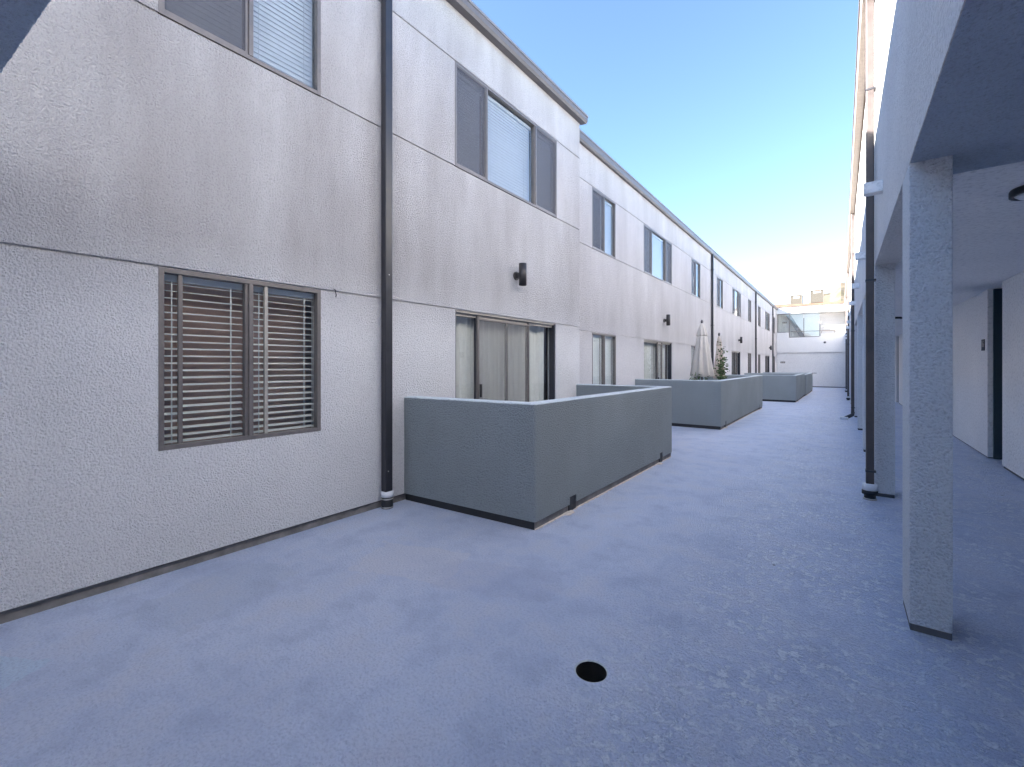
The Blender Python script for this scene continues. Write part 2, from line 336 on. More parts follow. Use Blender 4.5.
# windows sit in a plane facing +X; X = outer face of frame, y0..y1, z0..z1, divs: inner mullion positions
def window(parent, X, y0, y1, z0, z1, divs, blind='white', screens=(), pitch=0.05, tilt=35, detail=True, sash=(), fw=0.032, slat_skip=()):
    mb = MB(); D = 0.06
    mb.box(X-D, X, y0, y0+fw, z0, z1, 0.002); mb.box(X-D, X, y1-fw, y1, z0, z1, 0.002)
    mb.box(X-D+.001, X-.001, y0+fw, y1-fw, z1-fw, z1, 0.002); mb.box(X-D+.001, X-.001, y0+fw, y1-fw, z0, z0+fw, 0.002)
    wn = mb.build('window', M['frame'], parent)
    for d in divs:
        mb = MB(); mb.box(X-D+.004, X+.002, d-.012, d+.020, z0+fw+.001, z1-fw-.001, .002); mb.box(X-D-.004, X-.012, d-.034, d-.013, z0+fw+.001, z1-fw-.001)
        mb.build('mullion', M['frame'], wn)
    for d, mt in sash:
        mb = MB(); mb.box(X-.040, X-.014, d-.013, d+.013, z0+fw+.001, z1-fw-.001, .002); mb.build('sash_stile', M[mt], wn)
    ed = [y0] + list(divs) + [y1]
    for k in range(len(ed)-1):
        a, b = ed[k]+.022, ed[k+1]-.022
        mb = MB(); mb.box(X-.050, X-.045, a, b, z0+fw*.6, z1-fw*.6); mb.build('pane', M['glass'], wn)
        if k in screens:
            mb = MB(); mb.box(X-.0125, X-.011, a+.012, b-.012, z0+fw+.012, z1-fw-.012); mb.build('screen', M['screen'], wn)
            mb = MB()
            for q in ((a, a+.014, z0+fw+.002, z1-fw-.002), (b-.014, b, z0+fw+.002, z1-fw-.002)): mb.box(X-.016, X-.006, *q)
            mb.box(X-.0155, X-.0065, a+.014, b-.014, z0+fw+.002, z0+fw+.016); mb.box(X-.0155, X-.0065, a+.014, b-.014, z1-fw-.016, z1-fw-.002)
            mb.build('screen_frame', M['frame'], wn)
        bt = blind[k] if isinstance(blind, (list, tuple)) else blind
        if bt is None: continue
        mb = MB()
        if bt in ('white', 'brown', 'closed'):
            tl = 78 if bt == 'closed' else tilt; xx = X-.115; pp = .042 if bt == 'closed' else pitch; n = int((z1-z0-.10)/pp)
            for i in range(n):
                z = z1-.09-i*pp; wv = random.uniform(-2, 2)
                mb.box(xx-.024, xx+.024, a-.004, b+.004, z-.0013, z+.0013, rot=Matrix.Rotation(R(tl+wv), 4, 'Y'))
            mb.box(xx-.028, xx+.028, a-.004, b+.004, z1-.075, z1-.03); mb.box(xx-.02, xx+.02, a-.003, b+.003, z1-.09-n*pp, z1-.075-n*pp)
            if detail:
                for q in (a+.14*(b-a), b-.16*(b-a)): mb.box(xx+.027, xx+.0285, q-.004, q+.004, z0+.03, z1-.05)
            mb.build('blind', M[{'brown': 'blind_wood', 'closed': 'blind_grey' if z0 > 3 else 'blind'}.get(bt, 'blind')], wn)
        else:
            n = 40; xx = X-.14
            ptsf = []
            for i in range(n+1):
                y = a-.02+(b-a+.04)*i/n; ptsf.append((xx+.020*math.sin(i*1.9)+.008*math.sin(i*.7), y))
            ptsb = [(x-.003, y) for x, y in ptsf[::-1]]
            A = [mb.bm.verts.new((x, y, z0+.02)) for x, y in ptsf+ptsb]; B = [mb.bm.verts.new((x, y, z1-.02)) for x, y in ptsf+ptsb]
            for i in range(len(A)):
                j = (i+1) % len(A); f = mb.bm.faces.new((A[i], A[j], B[j], B[i])); f.smooth = True
            mb.build('curtain', M['curtain' if bt == 'curtain' else 'curtain_dk'], wn)
    return wn

# ------------------------------------------------------------------ setting: deck, ground, hill
def floor_z(y): return 0.0 if y < 15 else -0.25*(y-15)/26.0
HC = (-0.950, 1.905); HR = 0.0745
def make_floor():
    mb = MB(); bm = mb.bm
    hx0, hx1, hy0, hy1 = HC[0]-.3, HC[0]+.3, HC[1]-.3, HC[1]+.3
    X = [-13, hx0, hx1, 6]; Y = [-26, hy0, hy1, 15, 41, 52]
    for i in range(3):
        for j in range(5):
            if i == 1 and j == 1: continue
            if j == 4: zz = (-.25, -.25)
            else: zz = (floor_z(Y[j]), floor_z(Y[j+1]))
            mb.poly([(X[i], Y[j], zz[0]), (X[i+1], Y[j], zz[0]), (X[i+1], Y[j+1], zz[1]), (X[i], Y[j+1], zz[1])])
    n = 48; sq = []; ci = []
    for k in range(n):
        a = 2*math.pi*k/n; c, s = math.cos(a), math.sin(a); q = .3/max(abs(c), abs(s))
        sq.append(bm.verts.new((HC[0]+q*c, HC[1]+q*s, 0))); ci.append(bm.verts.new((HC[0]+HR*1.02*c, HC[1]+HR*1.02*s, 0)))
    lo = [bm.verts.new((v.co.x, v.co.y, -.006)) for v in ci]
    for k in range(n):
        j = (k+1) % n; bm.faces.new((sq[k], sq[j], ci[j], ci[k])); bm.faces.new((ci[k], ci[j], lo[j], lo[k]))
    # slab edge and underside
    mb.poly([(-13, -26, -.3), (6, -26, -.3), (6, 52, -.5), (-13, 52, -.5)])
    for q in ([(-13, -26), (6, -26)], [(6, 52), (-13, 52)]):
        z = 0 if q[0][1] < 0 else -.25; zl = -.3 if q[0][1] < 0 else -.5
        mb.poly([(*q[0], z), (*q[1], z), (*q[1], zl), (*q[0], zl)])
    return mb
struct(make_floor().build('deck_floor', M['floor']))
mb = MB(); mb.poly([(-3000, -3000, -3), (3000, -3000, -3), (3000, 3000, -3), (-3000, 3000, -3)]); struct(mb.build('ground', M['ground']))
# brushy hill far behind
mb = MB(); bm = mb.bm; N = 90; Mx = 50; gr = []
def hz(x, y):
    u = (x-2)/62.0; v = (y-260)/70.0
    h = 36*math.exp(-((x-1)/26.0)**2 - v*v) + 15*math.exp(-((x+30)/60)**2 - v*v)*0.5
    r = random.Random(int(x*7+y*13)); return h*(1+.04*math.sin(x*.23)+.03*math.sin(x*.61+1)) - 3.2 + r.uniform(-.6, .9)*(h > 6)
for i in range(N+1):
    gr.append([bm.verts.new((-170+340*i/N, 180+160*j/Mx, hz(-170+340*i/N, 180+160*j/Mx))) for j in range(Mx+1)])
for i in range(N):
    for j in range(Mx): bm.faces.new((gr[i][j], gr[i+1][j], gr[i+1][j+1], gr[i][j+1]))
struct(mb.build('hill', M['hill']))

# ------------------------------------------------------------------ LEFT BUILDING
W, F = -3.76, -4.13
YE = 7.08
ZA, ZB, ZC = 2.125, 3.872, 5.145
left = thing('apartment_building', 'long two storey white stucco apartment building with bronze windows, left of the courtyard', 'building', (-8, 20, 0))
near_open = [(0.985, 2.165, 0.858, ZA), (0.985, 2.165, ZB, ZC), (3.89, 6.285, ZB, ZC), (3.90, 6.262, 0.10, ZA)]
mb = sheet(lambda s, z, d: (W-d, s, z), -22.0, YE, 0.072, 5.80, near_open, [ZA+.004, ZB-.004, ZC+.004])
# end return of the projecting section
mb.box(F-.1, W-.16, YE-.16, YE-.001, 0.085, 5.795)
mb.build('wall', M['wall'], left)
far_up = [(8.32, 9.51, 'p2'), (11.30, 13.70, 'p3'), (15.87, 17.10, 'p2'), (19.75, 20.95, 'p2'), (23.02, 25.25, 'p3'), (27.43, 28.5, 'p2'), (31.1, 32.2, 'p2'), (34.35, 36.7, 'p3'), (38.8, 39.8, 'p2')]
far_lo = [(8.32, 9.53, 'w'), (11.32, 13.72, 'd'), (15.87, 17.15, 'w'), (19.7, 20.95, 'w'), (22.85, 25.15, 'd'), (27.35, 28.5, 'w'), (31.1, 32.1, 'w'), (34.3, 36.65, 'd'), (38.6, 39.85, 'w')]
ops = [(a, b, ZB, ZC) for a, b, _ in far_up] + [(a, b, 0.86 if k == 'w' else 0.0, ZA) for a, b, k in far_lo]
mb = sheet(lambda s, z, d: (F-d, s, z), YE, 41.0, -0.19, 5.84, ops, [ZA+.006, ZB-.006, ZC+.006], gh=.018)
mb.build('wall', M['wall_far'], left)
# base curb under the stucco
mb = MB(); mb.box(W-.14, W-.012, -22, YE-.02, -.02, .08); mb.build('base_trim', M['trim_side'], left)
mb = MB(); mb.box(F-.14, F-.012, YE, 41, -.4, -.185); mb.build('base_trim', M['trim'], left)
mb = MB(); mb.box(W-.02, W+.006, -22, YE, .064, .0725); mb.build('weep_screed', M['trim'], left)
# body: rooms behind, roof
mb = MB(); mb.box(-12.5, W-1.1, -22, YE-.3, -.1, 5.75); mb.box(-12.4, F-1.1, YE-.3, 41, -.4, 5.78)
mb.box(W-1.1, W-.17, -5.9, YE-.3, 2.55, 2.85); mb.box(F-1.1, F-.17, YE-.3, 40.9, 2.55, 2.85); mb.box(W-1.1, W-.17, -6, -5.9, 0, 5.7)
for y in (3.0, 10.4, 14.9, 18.6, 22.0, 26.4, 29.8, 33.3, 37.7): mb.box(F-1.1, F-.17, y-.05, y+.05, -.3, 5.7)
mb.build('interior_wall', M['room'], left)
mb = MB(); mb.box(-12.6, W+.02, -22.1, YE+.02, 5.801, 5.86); mb.box(-12.55, F+.02, YE+.02, 41, 5.841, 5.93); mb.build('roof', M['roof'], left)
def eave(X, out, y0, y1, zs, zt):
    prof = [(X+.001, zs), (X+out-.03, zs-.012), (X+out-.004, zs+.02), (X+out, zt-.035), (X-.02, zt-.035), (X-.02, zs+.01)]
    mb = MB(); mb.prism(prof, 'Y', y0, y1); mb.build('gutter', M['gutter'], left)
    mb = MB(); mb.box(X-.1, X+out+.012, y0, y1+.004, zt-.035, zt, .004); mb.build('roof_edge', M['gutter_hi'], left)
eave(W, .135, -22.05, YE+.06, 5.775, 5.895)
eave(F, .10, YE+.002, 41, 5.822, 5.985)
# near windows
window(left, W+.004, 0.985, 2.165, 0.858, ZA, [1.575], 'white', (), 0.052, 15, sash=((1.115, 'frame'), (1.70, 'frame_hi')))
window(left, W+.004, 0.985, 2.165, ZB, ZC, [1.575], 'closed', (0,), 0.050)
window(left, W+.004, 3.89, 6.285, ZB, ZC, [4.49, 5.66], 'closed', (0, 2), 0.050)
for k, (a, b, t) in enumerate(far_up):
    if t == 'p3': window(left, F+.003, a, b, ZB, ZC, [a+.26*(b-a), a+.76*(b-a)], 'closed', (0, 2), 0.06, detail=False)
    else: window(left, F+.003, a, b, ZB, ZC, [(a+b)/2], ['brown', 'closed'] if k in (0, 3) else 'closed', (0,), 0.06, detail=False)
for k, (a, b, t) in enumerate(far_lo):
    if t == 'w': window(left, F+.003, a, b, 0.86, ZA, [(a+b)/2], 'closed', (), 0.06, detail=False)
mb = MB(); mb.box(W-.34, W-.32, 0.9, 2.2, 0.8, 2.2); mb.build('added_backing', M['backing_warm'], left)  # panel added close behind the blind to brighten the gaps
# sliding patio doors
def patio_door(X, y0, y1, z0, z1, cuts, near=True, cur=('curtain', 'curtain')):
    D = .10
    mb = MB(); mb.box(X-D, X-.004, y0, y0+.03, z0, z1); mb.box(X-D, X-.004, y1-.03, y1, z0, z1); mb.box(X-D+.001, X-.005, y0+.03, y1-.03, z0, z0+.04)
    dr = mb.build('sliding_door', M['frame_dk'], left)
    mb = MB(); mb.box(X-D+.002, X-.045, y0+.03, y1-.03, z1-.06, z1-.002, .002); mb.box(X-.040, X-.006, y0+.03, y1-.03, z1-.022, z1-.003, .002); mb.build('head_track', M['frame_hi'], dr)
    for i, c in enumerate(cuts):
        mb = MB(); mb.box(X-.075+.012*(i % 2), X-.048+.012*(i % 2), c-.025, c+.025, z0+.041, z1-.061, .003); mb.build('stile', M['frame'] if i else M['frame_dk'], dr)
    ed = [y0+.03]+list(cuts)+[y1-.03]
    for i in range(len(ed)-1):
        mb = MB(); mb.box(X-.088, X-.083, ed[i]+.004, ed[i+1]-.004, z0+.041, z1-.061); mb.build('pane', M['glass'], dr)
    a, b = (cuts[0], cuts[-1]) if near else (cuts[0], cuts[-1])
    if len(cuts) > 1:
        mb = MB(); mb.box(X-.036, X-.0345, a+.02, b-.02, z0+.045, z1-.07); mb.build('screen', M['door_screen'], dr)
        mb = MB(); mb.box(X-.044, X-.014, a-.018, a+.018, z0+.041, z1-.03, .002); mb.box(X-.044, X-.02, b-.012, b+.012, z0+.041, z1-.03, .002)
        mb.box(X-.041, X-.024, a+.018, b-.012, z1-.085, z1-.0625); mb.build('screen_frame', M['frame'], dr)
        mb = MB(); mb.box(X-.013, X+.012, a+.02, a+.045, z0+.93, z0+1.10, .004); mb.build('handle', M['black'], dr)
    n = 150; mb = MB(); pf = []
    for i in range(n+1):
        y = y0+.02+(y1-y0-.04)*i/n; pf.append((X-.20+.022*math.sin(i*.83)+.012*math.sin(i*.31+1), y))
    pb = [(x-.003, y) for x, y in pf[::-1]]
    A = [mb.bm.verts.new((x, y, z0+.03)) for x, y in pf+pb]; B = [mb.bm.verts.new((x, y, z1-.03)) for x, y in pf+pb]
    for i in range(len(A)):
        j = (i+1) % len(A); f = mb.bm.faces.new((A[i], A[j], B[j], B[i])); f.smooth = True
    mb.build('curtain', M[cur[0]], dr)
    return dr
patio_door(W-.015, 3.90, 6.262, 0.10, ZA-.002, [4.36, 5.0, 5.53])
patio_door(F-.015, 11.32, 13.72, 0.0, ZA-.002, [12.5, 12.9], False)
patio_door(F-.015, 22.85, 25.15, 0.0, ZA-.002, [23.95, 24.3], False, ('curtain_dk',))
patio_door(F-.015, 34.3, 36.65, 0.0, ZA-.002, [35.4, 35.8], False, ('curtain_dk',))
mb = MB(); mb.tube([(W-.005, 2.29, ZA+.03), (W+.012, 2.30, ZA+.02), (W+.014, 2.31, ZA-.03), (W+.002, 2.312, ZA-.045)], .004, 6); mb.build('wire_hook', M['black'], left)

# ------------------------------------------------------------------ RIGHT BUILDING
RX = 0.30; RW = 1.83; RS = 2.555
right = thing('apartment_building', 'right side apartment building with covered walkway behind a row of stucco columns', 'building', (4, 20, 0))
ups = []; y = 9.6
while y < 39: ups.append((y, y+1.2)); y += 6.2
mb = sheet(lambda s, z, d: (RX+d, s, z), -22.0, 41.0, RS, 5.47, [(a, b, 4.0, 5.1) for a, b in ups], [], T=.2)
mb.build('wall', M['rwall'], right)
for a, b in ups:
    mb = MB(); x = RX+.03
    for q in ((a, a+.04, 4.0, 5.1), (b-.04, b, 4.0, 5.1), ((a+b)/2-.02, (a+b)/2+.02, 4.04, 5.06)): mb.box(x, x+.05, *q)
    mb.box(x+.001, x+.049, a+.04, b-.04, 4.0, 4.04); mb.box(x+.001, x+.049, a+.04, b-.04, 5.06, 5.1); wn = mb.build('window', M['frame'], right)
    mb = MB(); mb.box(x+.02, x+.025, a+.03, b-.03, 4.03, 5.07); mb.build('pane', M['glass'], wn)
    mb = MB(); mb.box(x+.08, x+.085, a+.03, b-.03, 4.03, 5.07); mb.build('blind', M['blind'], wn)
COLY = [3.24+3.09*i for i in range(-8, 13)]
for i, y in enumerate(COLY):
    zb = floor_z(y)
    mb = MB(); mb.box(RX, RX+.171, y, y+.34, zb+.036, RS+.003, 0.012 if i < 3 else 0.006, 3)
    if i == 0: pass
    c = mb.build('column', M['column'], right)
    mb = MB(); mb.box(RX+.004, RX+.168, y+.004, y+.336, zb-.03, zb+.05); mb.build('column_base', M['trim'], c)
# soffits
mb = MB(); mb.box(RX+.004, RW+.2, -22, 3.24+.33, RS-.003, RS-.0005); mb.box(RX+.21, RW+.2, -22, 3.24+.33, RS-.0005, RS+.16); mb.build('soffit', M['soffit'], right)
mb = MB(); mb.box(RX+.2, RW+1.0, 3.58, 41, RS+.075, RS+.2); mb.build('soffit', M['smooth'], right)
# walkway wall with door recesses
doors = [(9.16, 9.95), (16.4, 17.3), (23.2, 24.1), (30.2, 31.1)]
segs = [(-22, doors[0][0])] + [(doors[i][1], doors[i+1][0]) for i in range(len(doors)-1)] + [(doors[-1][1], 41)]
for a, b in segs:
    mb = MB(); mb.box(RW, RW+.25, a, b, min(floor_z(b), 0)+.03, RS+.074 if a > 0 else RS+.0735, .004, 1); mb.build('wall', M['smooth'], right)
    mb = MB(); mb.box(RW+.012, RW+.2, a+.01, b-.01, floor_z(b)-.02, floor_z(a)+.031); mb.build('base_trim', M['trim'], right)
for a, b in doors:
    z = floor_z(b)
    mb = MB(); mb.box(RW+.20, RW+.245, a, b, z+.01, RS+.07); dr = mb.build('door', M['door'], right)
    mb = MB(); mb.box(RW+.06, RW+.199, a+.0, a+.04, z, RS+.07); mb.box(RW+.06, RW+.199, b-.04, b, z, RS+.07); mb.build('door_frame', M['door'], dr)
    mb = MB(); mb.cyl(((b-.12), z+1.0), .028, RW+.14, RW+.2, 14, axis='X'); mb.build('handle', M['metal'], dr)
mb = MB(); mb.box(RW+.26, 6, -22, 41, -.4, 5.46); mb.box(RX+.21, RW+.26, -22, 41, RS+.21, 5.46); mb.build('building_core', M['smooth'], right)
mb = MB(); mb.box(RX-.02, 6.05, -22.05, 41, 5.471, 5.56); mb.build('roof', M['roof'], right)
prof = [(RX-.001, 5.475), (RX-.11, 5.49), (RX-.125, 5.60), (RX-.05, 5.60), (RX-.04, 5.565), (RX+.02, 5.565)]
mb = MB(); mb.prism(prof, 'Y', -22.04, 41); mb.build('gutter', M['gutter_r'], right)
mb = MB(); mb.box(RX-.137, RX-.122, -22.04, 41, 5.585, 5.615); mb.build('gutter_lip', M['gutter_hi'], right)
for i in range(12):
    y = 5.17+3.09*i; mb = MB(); mb.box(RX-.135, RX+.01, y-.05, y+.05, 3.00, 3.10, .004); mb.build('beam_stub', M['smooth'], right)

# ------------------------------------------------------------------ FAR BUILDING
FY = 41.0; zf = -.25
far = thing('apartment_building', 'end building closing the courtyard, open balcony upstairs and flat roof with cooling units', 'building', (-1, 44, zf))
mb = MB(); mb.box(-13, 6, FY+.12, FY+.35, zf+.06, 2.62); mb.build('wall', M['bwall'], far)
mb = MB(); mb.box(-12.9, 5.9, FY+.14, FY+.3, zf-.05, zf+.065); mb.build('base_trim', M['trim'], far)
# stepped parapet
mb = MB(); mb.box(-4.13, -3.30, FY, FY+.16, 2.42, 4.02, .01); mb.box(-3.30, 6, FY+.001, FY+.161, 2.42, 3.60, .01)
mb.box(-1.22, 6, FY+.0005, FY+.1605, 3.60, 3.86); mb.box(-13, 6, FY+.162, FY+1.4, 2.45, 2.62); mb.build('parapet', M['bwall'], far)
mb = MB(); mb.box(-13, 6, FY+1.4, FY+1.6, 2.62, 5.50); mb.box(-5.2, -4.2, FY, FY+1.4, 2.62, 5.5); mb.build('balcony_wall', M['bwall'], far)
mb = MB(); mb.prism([(FY+2.6, 4.9), (FY+2.6, 2.62), (FY+2.3, 2.62), (FY+2.3, 4.9)], 'X', -3.9, -3.85)
mb.bm.free(); mb = MB()
A = [(-3.6, 5.45), (-3.25, 5.45), (-1.9, 3.0), (-2.25, 3.0)]  # slanted grey bar shaped to stand in for a shadow edge
va = [mb.bm.verts.new((x, FY+1.0, z)) for x, z in A]; vb = [mb.bm.verts.new((x, FY+1.12, z)) for x, z in A]
for i in range(4): mb.bm.faces.new((va[i], va[(i+1) % 4], vb[(i+1) % 4], vb[i]))
mb.bm.faces.new(va); mb.bm.faces.new(vb[::-1]); mb.build('balcony_shadow_bar', M['gutter_hi'], far)
mb = MB(); mb.box(-13, 6, FY-.12, FY+2.8, 5.501, 6.05); mb.build('roof_band', M['bwall'], far)
mb = MB(); mb.box(-13, 6, FY-.22, FY+7, 6.051, 6.16); mb.build('roof', M['roof'], far)
mb = MB(); mb.box(-13, 6, FY-.25, FY-.14, 6.02, 6.17); mb.build('gutter', M['tile'], far)
# low ridges of the roof behind
mb = MB(); mb.prism([(FY+1, 6.16), (FY+4, 6.75), (FY+7, 6.16)], 'X', -13, -2.9); mb.build('roof_ridge', M['tile'], far)
# glass wind screen
gs = []
mb = MB(); xs = [-4.08, -3.26, -2.32, -1.30]
mb.box(xs[0], xs[0]+.05, FY+.05, FY+.10, 4.02, 5.50); mb.box(xs[1]-.04, xs[1]+.02, FY+.05, FY+.10, 3.60, 5.50); mb.box(xs[2]-.02, xs[2]+.03, FY+.05, FY+.10, 3.65, 5.1); mb.box(xs[3]-.02, xs[3]+.04, FY+.05, FY+.10, 3.65, 4.85)
mb.box(xs[0]+.05, xs[1]-.04, FY+.05, FY+.10, 5.44, 5.499); mb.box(xs[1]+.02, xs[3]-.02, FY+.051, FY+.099, 3.60, 3.65); mb.box(xs[0]+.05, xs[1]-.04, FY+.051, FY+.099, 4.02, 4.07)
g = mb.build('glass_screen', M['frame'], far)
for a, b, z0, z1 in ((xs[0]+.05, xs[1]-.04, 4.07, 5.44), (xs[1]+.02, xs[2]-.02, 3.65, 5.44), (xs[2]+.03, xs[3]-.02, 3.65, 5.44)):
    mb = MB(); mb.box(a, b, FY+.07, FY+.078, z0, z1); mb.build('pane', M['glass'], g)
mb = MB(); mb.tube([(-3.2, FY+.3, 4.08), (RX-.05, FY+.3, 4.08)], .03, 8)
for x in (-1.2, -.4, .25): mb.tube([(x, FY+.3, 3.6), (x, FY+.3, 4.08)], .02, 6)
mb.build('handrail', M['gutter_r'], far)

# ------------------------------------------------------------------ bridge slab over the camera
mb = MB()
P = [(-3.755, -.02+.10), (RX-.005, .425), (RX-.005, -1.35), (-3.755, -1.35)]  # unseen rear of the slab kept short to let in more light
for i in range(0): pass
nE = 500; edge = [(P[0][0]+(P[1][0]-P[0][0])*i/nE, P[0][1]+(P[1][1]-P[0][1])*i/nE+random.uniform(-.002, .002)) for i in range(nE+1)]
lowr = [mb.bm.verts.new((x, y, 2.545)) for x, y in edge+[P[2], P[3]]]; uppr = [mb.bm.verts.new((x, y, 2.75)) for x, y in edge+[P[2], P[3]]]
n = len(lowr)
for i in range(n): mb.bm.faces.new((lowr[i], lowr[(i+1) % n], uppr[(i+1) % n], uppr[i]))
mb.bm.faces.new(lowr[::-1]); mb.bm.faces.new(uppr)
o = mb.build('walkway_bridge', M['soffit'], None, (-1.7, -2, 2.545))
tag(o, 'dark underside of the stucco footbridge crossing overhead at the top left corner', 'footbridge')
# unseen near end of courtyard, set far back to admit more light
mb = MB(); mb.box(-3.7, RX, -22.2, -22.0, 0, 4.0)
o = mb.build('end_wall', M['rwall'], None, (-1, -22.1, 0)); tag(o, 'unseen stucco wall closing the courtyard behind the viewer', 'wall')

# ------------------------------------------------------------------ patio walls
def patio(y0, y1, X, xw0, xw1, label, drains, ret=True, skew=0.0):
    def sk(mb):
        for v in mb.bm.verts:
            if v.co.y < y0+.2: v.co.y -= skew*max(0, X-v.co.x)
        return mb
    z = floor_z(y0); zl = floor_z(y1); T = .15; top = 1.112 + (z+zl)/2; b0 = z+.075; grp = 'low stucco patio enclosures along the left building'
    th = thing('patio_wall', label, 'patio wall', (X, y0, z), grp)
    mb = MB()
    cuts = sorted(drains); ys = [y0]
    for d in cuts: ys += [d-.07, d+.07]
    ys.append(y1)
    def arc(cx, cy, a0, r=.022):
        return [(cx+r*math.cos(a0+math.pi/2*k/4), cy+r*math.sin(a0+math.pi/2*k/4)) for k in range(5)]
    r = .022; c0 = arc(X-r, y0+r, -math.pi/2); c1 = arc(X-r, y1-r, 0)
    def ext(pts, z0_, z1_):
        lo = [mb.bm.verts.new((*p, z0_)) for p in pts]; hi = [mb.bm.verts.new((*p, z1_)) for p in pts]; n = len(pts)
        for i in range(n): mb.bm.faces.new((lo[i], lo[(i+1) % n], hi[(i+1) % n], hi[i]))
        mb.bm.faces.new(hi); mb.bm.faces.new(lo[::-1])
    zm = b0+.075
    ext([(xw0, y0)]+c0+c1+[(xw1, y1), (xw1, y1-T), (X-T, y1-T), (X-T, y0+T), (xw0, y0+T)], zm, top-.012)
    ext([(xw0, y0)]+c0+[(X, ys[1]), (X-T, ys[1]), (X-T, y0+T), (xw0, y0+T)], b0, zm-.0002)
    ext([(X-T, ys[-2]), (X, ys[-2])]+c1+[(xw1, y1), (xw1, y1-T), (X-T, y1-T)], zl+.075, zm-.0002)
    for i in range(2, len(ys)-2, 2): ext([(X-T, ys[i]), (X, ys[i]), (X, ys[i+1]), (X-T, ys[i+1])], (b0+zl+.075)/2, zm-.0002)
    sk(mb).build('wall', M['patio'], th)
    # rounded wall top as one L/U shape, same paint, lightened for sky light
    mb = MB(); pts = [(xw0, y0)]+c0+c1+[(xw1, y1), (xw1, y1-T), (X-T, y1-T), (X-T, y0+T), (xw0, y0+T)]
    if not ret: pts = [(xw0, y0), (X, y0), (X, y1), (X-T, y1), (X-T, y0+T), (xw0, y0+T)]
    lo = [mb.bm.verts.new((*p, top-.012)) for p in pts]; n = len(pts)
    def inset(e):
        out = []
        for i, p in enumerate(pts):
            a = Vector(pts[i-1]); b = Vector(p); c = Vector(pts[(i+1) % n]); d1 = (b-a).normalized(); d2 = (c-b).normalized()
            n1 = Vector((-d1.y, d1.x)); n2 = Vector((-d2.y, d2.x)); q = b+(n1+n2)*e; out.append(q)
        return out
    m1 = [mb.bm.verts.new((q.x, q.y, top-.004)) for q in inset(.004)]; m2 = [mb.bm.verts.new((q.x, q.y, top)) for q in inset(.012)]
    for A, B in ((lo, m1), (m1, m2)):
        for i in range(n): mb.bm.faces.new((A[i], A[(i+1) % n], B[(i+1) % n], B[i]))
    mb.bm.faces.new(m2); sk(mb).build('wall_cap', M['patio_cap'], th)
    mb = MB(); mb.box(xw0, X-.02, y0+.02, y0+T-.01, z-.05, b0+.002); sk(mb).build('base_trim', M['rubber'], th)
    mb = MB()
    for i in range(0, len(ys), 2): mb.box(X-T+.02, X-.019, ys[i]+(.0205 if i == 0 else .0), ys[i+1]-.001, zl-.05, b0+.001)
    mb.build('base_trim', M['trim_side'], th)
    mb = MB(); npt = 80
    L_ = [(X-.021, y0+.02+(y1-y0-.03)*i/npt) for i in range(npt+1)]; Rr = [(X-.002+random.Random(i*5+int(y0*9)).uniform(-.008, .012), y) for i, (x, y) in enumerate(L_)]
    for i in range(npt):
        q = [(*L_[i], floor_z(L_[i][1])+.009), (*Rr[i], floor_z(L_[i][1])+.002), (*Rr[i+1], floor_z(L_[i+1][1])+.002), (*L_[i+1], floor_z(L_[i+1][1])+.009)]
        mb.poly(q)
    bmesh.ops.remove_doubles(mb.bm, verts=mb.bm.verts, dist=1e-5); mb.build('sealant_bead', M['cement_patch'], th)
    for d in cuts:
        zd = floor_z(d)
        mb = MB(); mb.box(X-T+.03, X-.010, d-.069, d+.069, zd-.02, zd+.149); mb.build('drain_opening', M['black'], th)  # black block fills the notch, painting in its inner shade
        mb = MB(); mb.bm.free(); mb = MB(); pr = []
        for k in range(14):
            a = 2*math.pi*k/14; rr = random.Random(k*3+int(d*10)).uniform(.75, 1.1); pr.append((X-.02+max(-.04, .075*rr*math.cos(a)), d-.10+.11*rr*math.sin(a)))
        A = [mb.bm.verts.new((x, y, zd+.002)) for x, y in pr]; B = [mb.bm.verts.new((X-.02+(x-X+.02)*.7, d-.10+(y-d+.10)*.7, zd+.012)) for x, y in pr]
        for k in range(14): mb.bm.faces.new((A[k], A[(k+1) % 14], B[(k+1) % 14], B[k]))
        mb.bm.faces.new(B); mb.build('mortar_patch', M['cement_patch'], th)
    return th
patio(3.21, 7.11, -2.14, W+.002, F+.002, 'nearest green grey stucco patio enclosure, below the wide sliding door', [3.90, 6.60], skew=.06)
patio(10.69, 17.15, -2.14, F+.002, F+.002, 'middle patio enclosure with a closed parasol standing inside', [11.2, 16.5])
patio(21.1, 26.4, -1.45, F+.002, F+.002, 'third patio enclosure along the courtyard, just beyond the parasol one', [21.9, 26.0])
patio(26.75, 33.5, -1.43, F+.002, F+.002, 'farthest patio enclosure, next to the white end wall', [27.5, 33.0])
mb = MB(); mb.box(-1.50, -1.20, 33.0, 33.3, .93, .965, .005); mb.box(-1.5, -1.42, 33.12, 33.18, .86, .93); o = mb.build('wall_shelf', M['gutter'], None, (-1.4, 33.1, .86)); tag(o, 'small dark shelf sticking out over the farthest patio enclosure', 'shelf')

